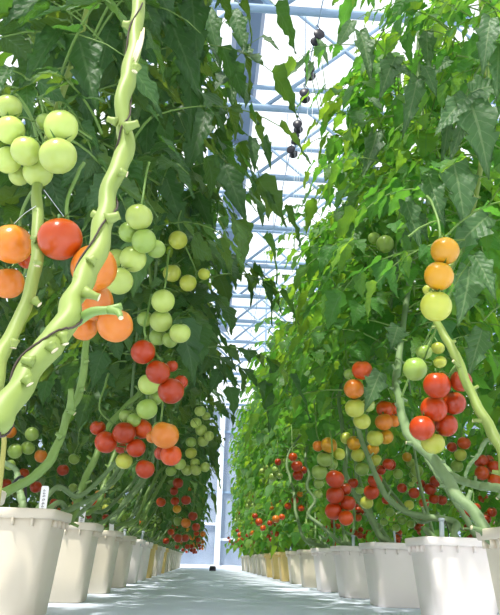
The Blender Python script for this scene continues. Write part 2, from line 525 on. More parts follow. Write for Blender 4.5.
# right row
cluster(.040, [(436, 306, 15.8, 'y'), (439, 276, 14.5, 'a'), (445, 251, 14, 'a'), (428, 290, 5.5, 'y')], ('R', -1))
cluster(.038, [(385, 244, 9, 'g'), (374, 238, 6, 'g')], ('R', 0))
cluster(.040, [(422, 428, 12.7, 'r'), (434, 409, 13.2, 'r'), (437, 385, 13.6, 'r'), (446, 425, 11.8, 'r'), (454, 403, 11.8, 'r'), (433, 443, 11.8, 'y'), (461, 381, 11, 'r')], ('R', -1))
cluster(.038, [(415, 369, 12, 'g'), (438, 348, 6.5, 'y'), (440, 362, 6.5, 'y'), (424, 352, 8, 'g')], ('R', -1))
cluster(.038, [(362, 370, 10.3, 'v'), (354, 389, 10.2, 'o'), (355, 408, 10, 'y'), (349, 374, 5.5, 'g'), (368, 405, 7, 'p'), (362, 421, 8.8, 'y')], ('R', 0))
cluster(.038, [(384, 422, 9, 'o'), (385, 409, 9, 'v'), (394, 409, 6.5, 'v'), (394, 421, 6.5, 'o'), (375, 438, 8.5, 'y'), (386, 437, 7.5, 'a')], ('R', 0))
cluster(.038, [(335, 479, 9.2, 'r'), (335, 495, 9.2, 'r'), (334, 511, 9.2, 'r'), (348, 503, 7.8, 'r'), (346, 518, 7.4, 'v'), (345, 489, 6.5, 'r')], ('R', 1))
cluster(.037, [(329, 445, 8.3, 'a'), (318, 446, 5.5, 'o'), (325, 459, 8.3, 'g'), (319.5, 472, 8, 'g'), (319, 483, 5.5, 'g'), (339, 454, 6.5, 'y'), (318, 494, 4.6, 'g'), (332, 464, 6, 'g')], ('R', 1))
cluster(.037, [(354, 443, 7.3, 'a'), (358, 455, 7, 'y'), (362, 469, 7.3, 'g'), (373, 449, 6.3, 'a'), (375, 460, 6.5, 'y'), (346, 438, 6, 'y')], ('R', 1))
cluster(.037, [(375, 480, 7.3, 'r'), (371.5, 492, 7.8, 'r'), (366.7, 502.5, 6.8, 'y'), (353, 483, 5.5, 'r'), (360, 490, 4.6, 'g'), (386, 500, 4.5, 'r'), (388, 464, 5.5, 'r'), (381, 470, 5, 'r')], ('R', 1))
cluster(.037, [(464, 443, 6.5, 'v'), (460.5, 455, 6.3, 'y'), (457, 466, 6.3, 'g'), (452, 447, 5, 'r')], ('R', 0))
cluster(.038, [(482, 473, 7.3, 'v'), (495, 480, 7.3, 'v'), (481, 461, 7, 'r'), (494, 467, 6.8, 'r'), (489, 460, 5, 'r'), (506, 470, 6.5, 'r')], ('RB', 2))
cluster(.037, [(436, 481, 6.3, 'r'), (430, 489, 6.3, 'r'), (414, 493, 5.5, 'r'), (434, 499, 5.2, 'r'), (442, 500, 5.2, 'r'), (424, 503, 5.3, 'v'), (421, 484, 4.6, 'r'), (409, 505, 5, 'y')], ('RB', 3))
cluster(.037, [(390, 464.5, 6, 'r'), (417, 471, 6.2, 'g'), (407, 457, 4.8, 'a'), (402, 488, 5, 'r'), (398, 474, 5, 'g'), (411, 463, 4.6, 'g')], ('RB', 3))
cluster(.037, [(477, 517, 6, 'r'), (468, 513, 5, 'r'), (486, 519, 5.3, 'r'), (476, 508, 4.8, 'r'), (461, 509, 4, 'r'), (492, 512, 5, 'r')], ('RB', 3))
cluster(.036, [(297, 466, 6, 'r'), (293, 457, 4.6, 'v'), (298, 475, 5.4, 'r'), (303, 470, 4.3, 'r')], ('R', 3))
cluster(.036, [(276, 470, 4.3, 'g'), (273, 477, 4.3, 'g'), (278, 462, 3.5, 'r'), (280, 476, 3.2, 'g')], ('R', 4))
cluster(.036, [(259, 522, 3.8, 'v'), (276, 519, 4, 'o'), (282, 517, 3.3, 'v'), (255, 516, 3, 'r'), (270, 523, 3, 'r'), (263, 528, 3, 'v')], ('R', 5))
cluster(.036, [(390, 512, 4.6, 'g'), (402, 520, 4.6, 'g'), (396, 528, 4.2, 'g'), (411, 524, 4.2, 'g'), (384, 522, 4, 'g')], ('RB', 4))
cluster(.036, [(295, 500, 3.8, 'r'), (288, 506, 3.6, 'r'), (301, 508, 3.5, 'v'), (300, 494, 3.2, 'o')], ('R', 3))

# solve each cluster: keep the line of sight, slide in depth until neighbours just touch
SOLVED = []          # (plant, [(pos, r, c)])
OCC = []             # for keeping leaves off the fruit: px, py, r, depth
for R, items, plant in CL:
    rmax = max(i[2] for i in items)
    d0 = F_PX*R/rmax
    placed = []
    for (px, py, r, c) in items:
        small = r/rmax
        base = d0*(1.0 if small > .8 else (1.02 if small > .6 else 1.05))
        best = None
        for off in np.arange(0, 12)*0.012:
            dep = base+off
            pos = at_depth(px, py, dep); rr = r*dep/F_PX
            if all(np.linalg.norm(pos-q) > 0.93*(rr+s) for q, s, _ in placed):
                best = (pos, rr, c); break
        if best is None: best = (pos, rr, c)
        placed.append(best)
        OCC.append((px, py, r*1.02+1.0, -1.0+dep+1.0))
    SOLVED.append((plant, placed))

# ------------------------------------------------------------------ rows
XL, XR = -0.61, 0.955           # pot centres
PITCH = 0.88
YL = lambda k: 2.50+PITCH*k
YR = lambda k: 2.86+PITCH*k
HPL, HPR = 0.32, 0.29
XLB, XRB = -1.75, 2.15
NL, NR = 18, 16

# hero stems: photograph points and how far down the aisle they stand
HS = {}
HS[('L', -3)] = dict(px=[(-900, 640, .22), (-420, 560, .33), (-160, 490, .42), (-50, 462, .445), (-12, 428, .47), (4, 410, .48), (24, 380, .495), (46, 349, .51), (66, 322, .525), (73, 300, .54), (86, 276, .555), (100, 242, .57), (105, 212, .58), (111, 184, .59), (123, 158, .60), (126, 136, .605), (122, 114, .605), (126, 84, .61), (132, 60, .62), (136, 30, .63), (139, 0, .645), (147, -50, .67)],
                     rad=.0098, mat='stem_pale')
HS[('L', -2)] = dict(px=[(-25, 400, 1.02), (2, 352, 1.08), (20, 318, 1.12), (34, 276, 1.16), (38, 236, 1.19), (37, 196, 1.22), (42, 165, 1.29), (48, 140, 1.42), (54, 118, 1.60)], rad=.0118, mat='stem_pale')
HS[('L', -1)] = dict(px=[(-40, 508, 1.72), (-12, 500, 1.78), (10, 490, 1.83), (32, 478, 1.87), (48, 463, 1.90), (58, 444, 1.93), (68, 414, 1.96), (79, 394, 1.98), (84, 366, 2.0), (87, 335, 2.03), (92, 280, 2.08)], rad=.0125, mat='stem')
HS[('L', 0)] = dict(px=[(70, 520, 2.75), (84, 482, 2.85), (96, 456, 2.9), (108, 428, 2.95), (124, 408, 3.0), (140, 392, 3.05), (150, 366, 3.1), (156, 320, 3.15)], rad=.0135, mat='stem')
HS[('L', 1)] = dict(px=[(98, 505, 3.7), (106, 478, 3.8), (117, 448, 3.88), (128, 424, 3.95), (140, 402, 4.0), (150, 360, 4.05)], rad=.013, mat='stem')
HS[('L', 2)] = dict(px=[(135, 520, 4.6), (146, 498, 4.7), (158, 474, 4.8), (167, 462, 4.85), (172, 430, 4.9)], rad=.011, mat='stem')
HS[('R', -2)] = dict(px=[(520, 492, 1.75), (500, 446, 1.82), (484, 418, 1.86), (468, 386, 1.90), (456, 356, 1.94), (444, 334, 1.98), (434, 300, 2.1)], rad=.0145, mat='stem_pale')
HS[('R', -1)] = dict(px=[(494, 540, 2.05), (476, 514, 2.10), (458, 496, 2.14), (444, 474, 2.18), (430, 456, 2.22), (414, 442, 2.26), (405, 426, 2.32), (400, 404, 2.42), (396, 380, 2.6), (400, 350, 2.8)], rad=.0175, mat='stem_grey')
HS[('R', 0)] = dict(px=[(455, 522, 2.95), (428, 517, 3.0), (404, 511, 3.05), (385, 494, 3.1), (371, 464, 3.15), (360, 434, 3.2), (354, 400, 3.25)], rad=.0135, mat='stem_grey')
HS[('R', 1)] = dict(px=[(380, 536, 3.75), (370, 516, 3.8), (354, 493, 3.85), (345, 470, 3.9), (347, 450, 3.95), (342, 424, 4.0), (340, 390, 4.05)], rad=.0135, mat='stem_grey')
HS[('R', 2)] = dict(px=[(338, 541, 4.7), (323, 527, 4.75), (308, 514, 4.8), (315, 501, 4.83), (307, 487, 4.87), (309, 475, 4.9), (306, 452, 5.0)], rad=.012, mat='stem_grey')
HS[('R', 3)] = dict(px=[(305, 540, 5.5), (296, 513, 5.55), (294, 493, 5.6), (290, 478, 5.65), (288, 455, 5.7)], rad=.012, mat='stem_grey')

for key, h in HS.items():
    P = spline([at(*p) for p in h['px']], 40)
    X_, Y_, D_ = project(P)
    for a, b, d in zip(X_, Y_, D_):
        if b < (180 if key[1] > -3 else -60): continue
        OCC.append((a, b, h['rad']*F_PX/d*1.2+1, d))
Lb = [(-2, (60, 24), (20, 84), 1.5, 27), (-2, (77, 34), (96, 100), 1.55, 44), (-2, (26, 82), (29, 126), 1.35, 21), (-2, (8, 68), (-12, 100), 1.4, 24),
      (-2, (62, -18), (-6, 22), 1.45, 36), (-1, (110, 30), (96, 78), 1.9, 30), (-1, (98, 20), (128, 60), 1.95, 28), (-1, (168, 18), (205, 96), 2.1, 36), (-1, (192, -10), (197, 58), 2.1, 34),
      (0, (165, 172), (182, 226), 2.6, 30), (0, (222, 160), (247, 217), 2.9, 32), (0, (188, 60), (196, 130), 2.4, 28), (0, (206, 110), (186, 176), 2.7, 30),
      (1, (252, 138), (256, 168), 3.4, 15), (1, (264, 136), (272, 166), 3.4, 12), (1, (246, 45), (252, 66), 3.2, 13), (1, (262, 36), (280, 46), 3.2, 9), (0, (150, 110), (140, 160), 2.4, 26),
      (0, (118, 96), (128, 150), 2.2, 26), (1, (228, 70), (234, 110), 3.3, 16), (1, (196, 190), (214, 232), 3.3, 22), (1, (176, 108), (208, 168), 3.0, 26), (1, (232, 10), (248, 52), 3.2, 24), (1, (206, 8), (222, 60), 3.2, 24)]
Rb = [(0, (396, 56), (379, 90), 2.5, 27), (-1, (418, 76), (407, 131), 2.3, 23), (0, (427, 30), (427, 66), 2.6, 20), (-1, (468, 94), (498, 168), 2.05, 50), (-1, (468, 96), (434, 124), 2.05, 30), (-1, (470, 92), (505, 78), 2.05, 36),
      (-1, (454, 158), (468, 226), 2.1, 42), (-1, (428, 172), (442, 220), 2.15, 28), (-1, (488, 216), (450, 250), 2.1, 36), (0, (403, 196), (424, 246), 2.3, 24), (-1, (474, 254), (500, 294), 1.9, 26),
      (-1, (470, 266), (466, 322), 2.1, 38), (-2, (490, 18), (484, 66), 1.9, 28), (0, (392, 64), (420, 78), 2.5, 14), (-1, (424, 66), (438, 92), 2.3, 20), (0, (450, 60), (428, 74), 2.4, 16), (0, (370, 98), (384, 108), 2.6, 14),
      (0, (448, 120), (446, 158), 2.3, 16), (-1, (462, 124), (450, 162), 2.25, 14), (0, (380, 372), (366, 408), 2.55, 26), (0, (398, 326), (392, 346), 2.6, 26), (1, (392, 180), (384, 214), 2.9, 14),
      (0, (400, 226), (412, 262), 2.5, 16), (2, (306, 60), (284, 76), 4.6, 9), (2, (318, 40), (330, 62), 4.6, 10), (2, (312, 62), (306, 84), 4.6, 8), (1, (352, 20), (338, 48), 3.8, 18), (-1, (500, 40), (496, 88), 2.0, 30),
      (-1, (482, 330), (470, 372), 2.3, 30), (0, (412, 208), (428, 236), 2.4, 20), (0, (360, 30), (376, 76), 3.0, 22), (0, (378, 130), (366, 176), 3.0, 22), (0, (392, 250), (398, 292), 2.8, 16)]
for k, b, t, Y, w in Lb+Rb:
    if w < 18: continue
    dd = project(at(b[0], b[1], Y))[2]
    for u in (.3, .6):
        OCC.append((b[0]+(t[0]-b[0])*u, b[1]+(t[1]-b[1])*u, w*.3, dd))
OCC = np.array(OCC)


def fruit_clear(W):
    """leaflets that would stand between the open aisle and the fruit are trimmed, as growers do"""
    px, py, dep = project(W)
    n = len(W)
    ok = np.ones(n, dtype=bool)
    sub = slice(None)
    for (a, b, r, d) in OCC:
        hit = ((px-a)**2+(py-b)**2 < r*r) & (dep < d-0.01) & (dep > 0.05)
        ok &= ~hit.any(axis=1)
    dist = np.linalg.norm(W-CAM, axis=2).min(axis=1)
    ok &= dist > 0.75
    return ok


def keeper(side, k, cull):
    def f(W):
        ok = fruit_clear(W) if cull else np.ones(len(W), dtype=bool)
        lim = rng.normal(0, .05, len(W)); zc = W[:, :, 2].mean(axis=1)
        if side == 'L' and k >= 1: ok &= W[:, :, 0].max(axis=1) < .10+.045*zc+lim
        if side == 'R' and k >= 1: ok &= W[:, :, 0].min(axis=1) > .57-.05*zc+lim
        return ok
    return f


def stem_path(side, k, loc):
    """control points from the pot to the top of the vine"""
    x, y, z = loc
    rs = random.Random(k*31+len(side)*7+(3 if side[0] == 'R' else 0))
    if side == 'L': dx, dz = (0.24 if k < 3 else .2), 0.95
    elif side == 'R': dx, dz = 0.02, 0.95
    elif side == 'LB': dx, dz = 0.12, 0.6
    else: dx, dz = -0.05, 0.6
    h = HS.get((side, k))
    if h:
        pts = [np.array([x, y, z-0.02])]
        hp = [at(*p) for p in h['px']]
        pts.append((pts[0]*0.55+hp[0]*0.45)+np.array([0, 0, 0.02]))
        pts += hp
        last = hp[-1]
        cx = x+dx if (side, k) != ('L', -3) else last[0]-0.05
        for zz in np.linspace(max(last[2]+0.35, 1.2), 2.95, 4):
            t = min(1.0, (zz-last[2])/0.7)
            pts.append(np.array([last[0]*(1-t)+cx*t+rs.uniform(-.03, .03), last[1]+0.05+rs.uniform(-.03, .03)+0.12*t, zz]))
        return np.array(pts), h['rad'], h['mat']
    pts = [(x, y, z-0.02), (x+dx*.2, y+.14, z+.09), (x+dx*.5, y+.42, z+.16), (x+dx*.8, y+.68, z+.32), (x+dx, y+.80, z+.62), (x+dx, y+.84, 1.35), (x+dx, y+.84, 2.1), (x+dx, y+.84, 2.95)]
    pts = [np.array(p)+np.array([rs.uniform(-.04, .04), rs.uniform(-.06, .06), rs.uniform(-.02, .03)])*(0 if i == 0 else 1) for i, p in enumerate(pts)]
    return np.array(pts), 0.0115, ('stem_grey' if rs.random() < .5 else 'stem')


def make_stem(path, rad, mat, parent, loc, hero, seed, stubs=()):
    name = 'stem'
    rs = random.Random(seed)
    n = 90 if hero else 44
    P = spline(path, n if len(path) < 24 else 150)
    n = len(P)
    t = np.linspace(0, 1, n)
    # swollen nodes along the stem
    s = np.concatenate([[0], np.cumsum(np.linalg.norm(np.diff(P, axis=0), axis=1))])
    node_gap = 0.085 if hero else 0.12
    ph = np.cumsum(np.concatenate([[0], np.diff(s)*(1+0.5*np.sin(np.arange(n-1)*0.37+seed))]))
    R = rad*(1.08-0.45*t)*(1+0.10*np.maximum(0, np.cos(2*PI*ph/node_gap))**8)
    if hero:
        P[1:-1] += np.array([[math.sin(i*.9+seed)*0.0012, math.cos(i*.7+seed)*0.0012, 0] for i in range(1, n-1)])*(rad/.011)
    mb = MB()
    mb.tube(P, R, 12 if hero else 7, 0, None, 0.06)
    # stubs where leaves and old trusses were cut off
    q = node_gap*0.5; i_side = 0
    while q < s[-1]*(0.0 if stubs and len(stubs) > 3 else (0.62 if hero else 0.4)):
        i = int(np.searchsorted(s, q)); i = min(max(i, 1), n-2)
        tan = P[i+1]-P[i-1]; tan /= np.linalg.norm(tan)
        a = np.cross(tan, [0, 1, 0.01]); a /= np.linalg.norm(a)
        b = np.cross(tan, a)
        ang = (0 if i_side % 2 == 0 else PI)+rs.uniform(-.7, .7)
        d = a*math.cos(ang)+b*math.sin(ang)+tan*0.35; d /= np.linalg.norm(d)
        rr = R[i]
        L = rr*rs.uniform(.8, 2.0)
        c0 = P[i]+d*rr*0.45
        mb.tube([c0, c0+d*(rr*.5), c0+d*(rr*.55+L*.7), c0+d*(rr*.55+L)], [rr*.62, rr*.48, rr*.36, rr*.38], 8, 0, 1)
        q += node_gap*rs.uniform(.8, 1.25); i_side += 1
    for (b, t, Y, w) in stubs:
        p0 = at(b[0], b[1], Y); p1 = at(t[0], t[1], Y); p1 = p0*.2+p1*.8
        r_ = w*project(p0)[2]/F_PX/2
        mb.tube([p0, p0*.6+p1*.4, p0*.2+p1*.8, p1], [r_*1.5, r_*1.1, r_*.85, r_*.9], 10, 0, 1)
    o = mb.build('stem', [MAT[mat], MAT['cut']], parent, loc)
    return o, P


def make_truss(parent, loc, stemP, toms, hi):
    """a truss stalk from the vine through its fruit; the tomatoes are its sub-parts"""
    mb = MB()
    C = np.array([t[0] for t in toms])
    top = C[np.argmax(C[:, 2])]
    order = C[np.argsort(-C[:, 2])]
    want = top+np.array([0, 0, .06])
    i = int(np.argmin(np.linalg.norm((stemP-want)*np.array([1, 1, .8]), axis=1)))
    st = stemP[i]
    if np.linalg.norm(st-want) > 0.45:
        st = want+np.array([0.0, 0.12, 0.16])
    mean = C.mean(axis=0)
    spine = [st]
    m = order[0]+np.array([0, .03, toms[0][1]+.02])
    spine.append((st+m)/2+np.array([0, 0, .03])); spine.append(m)
    back = np.array([0, .045, 0])
    for p in order[1::max(1, len(order)//3)]:
        spine.append(p*0.6+mean*0.4+back*1.0)
    sp = spline(spine, 8+4*len(spine))
    r0 = max(.0028, toms[0][1]*.085)
    mb.tube(sp, np.linspace(r0*1.25, r0*.6, len(sp)), 6)
    for (p, r, c) in toms:
        j = int(np.argmin(np.linalg.norm(sp-(p+np.array([0, 0.01, r*1.25])), axis=1)))
        cap = p+np.array([0, 0, r*.80])
        mid = (sp[j]+cap)/2+np.array([0, 0, r*.28])
        mb.tube(spline([sp[j], mid, cap], 6), r0*.55, 5)
    o = mb.build('fruit_truss', MAT['stalk'], parent, loc)
    for (p, r, c) in toms:
        add_tomato(p, r, c, o, loc, hi)
    return o


def grow_foliage(P, zlo, zhi, count, T, xin=None, spread=1.0, L=(.30, .46), yclip=None):
    """leaves spiral up the vine P between zlo and zhi"""
    f = Foliage(T)
    az = rng.uniform(0, 6.28)
    zs = np.sort(rng.uniform(zlo, zhi, count))
    for z in zs:
        i = int(np.argmin(np.abs(P[:, 2]-z)+np.where(np.arange(len(P)) < len(P)*0.25, 5.0, 0)))
        az += 2.4+rng.uniform(-.5, .5)
        jit = rng.normal(0, 1, 3)*np.array([.10, .12, .03])
        f.leaf(np.array([P[i][0], P[i][1], z])+jit, az, rng.uniform(*L)*spread, rng.uniform(.05, .75))
    return f


PLANTS = {}     # (side,k) -> (empty, stemP, loc)


STUBS = {('L', -3): [((131, 26), (121, 23), .63, 8), ((137, 66), (134, 73), .60, 7), ((117, 122), (105, 118), .595, 7), ((124, 128), (142, 122), .59, 9), ((120, 172), (129, 175), .58, 7),
    ((101, 218), (90, 212), .575, 9), ((106, 220), (123, 214), .57, 10), ((90, 262), (96, 256), .55, 9), ((83, 290), (75, 272), .545, 9), ((84, 292), (103, 299), .535, 9), ((62, 334), (66, 347), .51, 9), ((50, 345), (56, 352), .50, 10),
    ((34, 362), (19, 359), .49, 9), ((26, 378), (31, 386), .48, 9)],
    ('L', -2): [((38, 262), (37, 267), 1.14, 7), ((34, 300), (41, 306), 1.12, 7), ((15, 340), (13, 350), 1.05, 7), ((37, 240), (30, 236), 1.17, 6)],
    ('L', -1): [((62, 438), (55, 432), 1.92, 5), ((71, 410), (71, 384), 1.93, 7), ((70, 410), (76, 415), 1.93, 5), ((80, 390), (86, 389), 1.96, 4), ((84, 362), (90, 360), 1.98, 4)]}


def make_plant(side, k, loc, label, T, count, zlo, mat, cull, hero, leafL=(.30, .46), zhi=2.95):
    root = tag(empty('tomato_plant', loc), label, 'tomato plant', 'tomato vines growing along the rows')
    path, rad, smat = stem_path(side, k, loc)
    o, P = make_stem(path, rad, smat, root, loc, hero, k*7+3, STUBS.get((side, k), ()))
    if side in 'LR' and k >= 0:
        for q in range(2):
            sg = 1 if side == 'L' else -1
            ox, oy = random.uniform(-.10, .12), random.uniform(-.1, .55)
            base = np.array(loc)+np.array([random.uniform(-.06, .06), random.uniform(-.06, .06), -.02])
            tp = np.array([(XL+.24 if side == 'L' else XR+.02)+ox, loc[1]+.65+oy, 0])
            sp_ = [base, base+np.array([sg*.05, .16, .09+.05*q]), base*.55+tp*.45+np.array([0, 0, .19+.07*q]), tp+np.array([0, -.08, .62+.1*q]), tp+np.array([0, 0, 1.0]), tp+np.array([0, .02, 1.8])]
            make_stem(np.array(sp_), .0095, random.choice(['stem_grey', 'stem', 'stem_grey']), root, loc, False, k*13+q)
    f = grow_foliage(P, zlo, zhi, count, T, L=leafL)
    f.build('foliage', mat, root, loc, keeper(side, k, cull))
    PLANTS[(side, k)] = (root, P, loc)
    return root


LN = {-3: 'nearest tomato vine, thick pale green stem crossing the upper left',
      -2: 'tomato vine with large pale green fruit at the left edge',
      -1: 'tomato vine behind the thickest stem, bearing big orange fruit',
      0: 'tomato vine with hanging red trio, rooted in the first left pot'}
RN = {-2: 'tomato vine at the right edge with smooth pale slanting stem',
      -1: 'tomato vine with gnarled grey stem and large red cluster on the right'}
for k in range(-3, 8):
    lab = LN.get(k) or f'tomato vine rooted in the {ORD[k]} pot along the left row'
    near = k < 4
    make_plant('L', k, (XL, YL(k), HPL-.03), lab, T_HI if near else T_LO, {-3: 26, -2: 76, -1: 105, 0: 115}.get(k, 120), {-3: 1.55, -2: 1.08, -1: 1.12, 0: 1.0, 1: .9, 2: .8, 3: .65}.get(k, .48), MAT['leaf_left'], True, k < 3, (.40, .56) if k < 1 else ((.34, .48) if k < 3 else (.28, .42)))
for k in range(-2, 8):
    lab = RN.get(k) or f'tomato vine rooted in the {ORD[k]} full pot along the right row'
    near = k < 4
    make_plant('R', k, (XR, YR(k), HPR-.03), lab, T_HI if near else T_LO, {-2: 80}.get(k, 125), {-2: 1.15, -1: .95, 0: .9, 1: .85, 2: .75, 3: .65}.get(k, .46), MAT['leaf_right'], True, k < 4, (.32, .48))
for k in range(0, 6):
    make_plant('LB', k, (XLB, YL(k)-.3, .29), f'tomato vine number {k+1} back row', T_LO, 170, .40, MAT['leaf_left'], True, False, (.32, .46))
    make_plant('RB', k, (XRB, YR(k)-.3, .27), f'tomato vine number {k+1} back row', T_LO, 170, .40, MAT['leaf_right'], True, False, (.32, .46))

for plant, toms in SOLVED:
    root, P, loc = PLANTS[plant]
    make_truss(root, loc, P, toms, max(t[1]*F_PX/np.linalg.norm(t[0]-CAM) for t in toms) > 5.5)

# unseen-from-afar ripeness: trusses on the vines further down the rows
def random_truss(side, k, z, cols, n):
    root, P, loc = PLANTS[(side, k)]
    i = int(np.argmin(np.abs(P[:, 2]-z)))
    sx = 1 if side[0] == 'L' else -1
    base = P[i]+np.array([sx*random.uniform(.12, .24), random.uniform(-.25, .15), 0])
    toms = []
    for q in range(n):
        r = random.uniform(.028, .037)
        p = base+np.array([random.uniform(-.04, .04), random.uniform(-.04, .04), -.05*q*0.8])
        toms.append((p, r, random.choice(cols)))
    make_truss(root, loc, P, toms, False)

for k in range(5, 8):
    for side in ('L', 'R'):
        random_truss(side, k, random.uniform(.55, .8), 'rrv', 5)
        random_truss(side, k, random.uniform(.8, 1.0), 'ova', 4)
        random_truss(side, k, random.uniform(1.15, 1.4), 'gp', 5)
for k in range(0, 6):
    for side in ('LB', 'RB'):
        random_truss(side, k, random.uniform(.45, .7), 'rrv', 5)
        random_truss(side, k, random.uniform(.75, 1.05), 'gpo', 5)

# further vines repeat the last four of each row
def kids_map():
    d = {}
    for o in bpy.data.objects:
        if o.parent is not None: d.setdefault(o.parent.name, []).append(o)
    return d


def copy_tree(o, km, parent=None):
    c = o.copy(); COL.objects.link(c)
    if parent is not None: c.parent = parent
    for ch in km.get(o.name, []): copy_tree(ch, km, c)
    return c


KM = kids_map()
for k in range(8, NL):
    c = copy_tree(PLANTS[('L', 4+(k % 4))][0], KM)
    c.location = (XL, YL(k), HPL-.03); c['label'] = f'tomato vine rooted in the {ORD[k]} pot along the left row'
for k in range(8, NR):
    c = copy_tree(PLANTS[('R', 4+(k % 4))][0], KM)
    c.location = (XR, YR(k), HPR-.03); c['label'] = f'tomato vine rooted in the {ORD[k]} full pot along the right row'
for k in range(6, 14):
    c = copy_tree(PLANTS[('LB', 1+(k % 5))][0], KM); c.location = (XLB, YL(k)-.3, .29)
    c = copy_tree(PLANTS[('RB', 1+(k % 5))][0], KM); c.location = (XRB, YR(k)-.3, .27)
    
# labels of the two back rows, by the pots they stand behind
for o in list(bpy.data.objects):
    if o.name.startswith('tomato_plant') and o.parent is None:
        if abs(o.location.x-XLB) < .01:
            k = round((o.location.y+.3-YL(0))/PITCH)
            o['label'] = f'tomato vine in the back row, behind the {ORD[k]} pot of the left row'
            o['group'] = 'tomato vines in the row behind on the left'
        elif abs(o.location.x-XRB) < .01:
            k = round((o.location.y+.3-YR(0))/PITCH)
            o['label'] = f'tomato vine in the back row, behind the {ORD[k]} full pot of the right row'
            o['group'] = 'tomato vines in the row behind on the right'

# ------------------------------------------------------------------ large leaves in the foreground: parts of their vines
BIGN = {'L': MAT['leaf_left'], 'R': MAT['leaf_big']}


def big_leaf(plant, b, t, Y, wid, face=(0, -1, 0.25), dY=-.05, mat=None):
    root, P, loc = PLANTS[plant]
    p0 = at(b[0], b[1], Y); p1 = at(t[0], t[1], Y+dY)
    d = p1-p0; L = np.linalg.norm(d)
    tv, tf, tuv = random.choice(T_BIG)
    fr = leaflet_frame(d, np.array(face)+rng.normal(0, .12, 3))*L
    dep = project(p0)[2]
    want = wid*dep/F_PX; have = (tv[:, 0].max()-tv[:, 0].min())*L
    fr[0] *= want/have
    tv2 = tv.copy(); tv2[:, 2] *= 0.8
    i0 = tv2[0]
    W = tv2@fr
    W = W-W[len(tv2)//len(tv2)*0]+p0
    mb = MB()
    mb.add(W, [tuple(f) for f in tf], 0)
    # petiole back towards the vine
    i = int(np.argmin(np.linalg.norm(P-(p0+np.array([0, .1, .05])), axis=1)))
    q = P[i]
    if np.linalg.norm(q-p0) > .4: q = p0+(q-p0)*.4/np.linalg.norm(q-p0)
    mb.tube(spline([p0+d*.03, p0*.6+q*.4+np.array([0, 0, .03]), q], 7), [.0016*1, .0018, .002, .0024, .0028, .003, .0034], 5, 1)
    o = mb.build('leaf', [mat or BIGN[plant[0]], MAT['stalk']], root, loc)
    me = o.data
    ul = me.uv_layers.new(name='UVMap')
    uvs = np.zeros((len(me.loops), 2)); uvs[:len(tf)*4] = tuv[tf.reshape(-1)]
    ul.data.foreach_set('uv', uvs.ravel())
    return o


for k, b, t, Y, w in Lb: big_leaf(('L', k), b, t, Y, w)
for k, b, t, Y, w in Rb: big_leaf(('R', k), b, t, Y, w)

# a cut truss stalk and the support twine on the nearest vine
root, P, loc = PLANTS[('L', -3)]
mb = MB()
mb.tube(spline([at(76, 322, .535), at(92, 312, .525), at(108, 310, .52), at(122, 306, .52)], 12), np.linspace(.0044, .0028, 12), 8, 0, 1)
mb.tube(spline([at(108, 310, .52), at(118, 312, .515), at(121, 318, .51)], 6), np.linspace(.0034, .002, 6), 7, 0, 1)
tag(mb.build('old_truss_stalk', [MAT['stem'], MAT['cut']], root, loc), 'short grey green cut stalk')
mb = MB()
i0, i1 = 30, 120
tw = []
for i in np.linspace(i0, i1, 240):
    a = int(i); u = i-a
    p = P[a]*(1-u)+P[a+1]*u
    tan = P[a+1]-P[a]; tan /= np.linalg.norm(tan)
    aa = np.cross(tan, [0, 1, 0]); aa /= np.linalg.norm(aa); bb = np.cross(tan, aa)
    ang = i*0.28
    tw.append(p+(aa*math.cos(ang)+bb*math.sin(ang))*(.0098*(1.10-.45*i/149)+.0007))
mb.tube(tw, .0009, 5)
tag(mb.build('support_twine', MAT['twine'], root, loc), 'thin dark twine wound round the stem')
# torn bark scar high on the stem
mb = MB()
for q in range(3):
    s0 = np.array([(-1.5+1.5*q), 0, 0])
    mb.tube(spline([at(141-q*2.6+3, 28+q*4, .628), at(139-q*1.6+2, 44, .618), at(134-q*1.2+1, 62-q*2, .612)], 8), [.0008, .0016, .0019, .002, .0019, .0017, .0014, .0007], 6)
tag(mb.build('bark_scar', MAT['cut'], root, loc), 'pale torn bark scar')
root, P, loc = PLANTS[('L', -2)]
mb = MB(); mb.tube(spline([at(-6, 530, 1.3), at(-1, 492, 1.3), at(3, 455, 1.3), at(4, 438, 1.3), at(1, 430, 1.3), at(-8, 426, 1.3)], 24), .0045, 8)
tag(mb.build('side_shoot', MAT['stem_yellow'], root, loc), 'bent yellowish side shoot')
for key, px, r_, mt in ((('R', -1), [(520, 492, 2.12), (498, 488, 2.16), (476, 485, 2.2), (455, 477, 2.24), (438, 460, 2.28), (426, 448, 2.3)], .0135, 'stem_grey'),
                        (('R', -1), [(505, 452, 2.4), (488, 440, 2.42), (478, 455, 2.44), (468, 468, 2.46), (462, 490, 2.48)], .008, 'stem_grey'),
                        (('R', 0), [(478, 540, 2.8), (462, 512, 2.82), (440, 480, 2.86), (425, 455, 2.9), (420, 430, 2.95)], .011, 'stem_grey'),
                        (('L', 0), [(26, 518, 2.5), (22, 500, 2.52), (18, 484, 2.56), (16, 470, 2.62), (4, 462, 2.66)], .0125, 'stem_grey'),
                        (('L', 0), [(62, 514, 2.66), (80, 504, 2.8), (98, 494, 2.95), (118, 478, 3.1), (128, 458, 3.2)], .010, 'stem_grey'),
                        (('L', 1), [(112, 522, 3.75), (126, 500, 3.9), (142, 480, 4.0), (152, 462, 4.1), (156, 440, 4.2)], .0125, 'stem_grey'),
                        (('L', 2), [(142, 520, 4.6), (152, 500, 4.7), (164, 478, 4.8), (172, 462, 4.9)], .0125, 'stem')):
    root, P, loc = PLANTS[key]
    make_stem(np.array([at(*p) for p in px]), r_, mt, root, loc, True, int(px[0][0])+5)
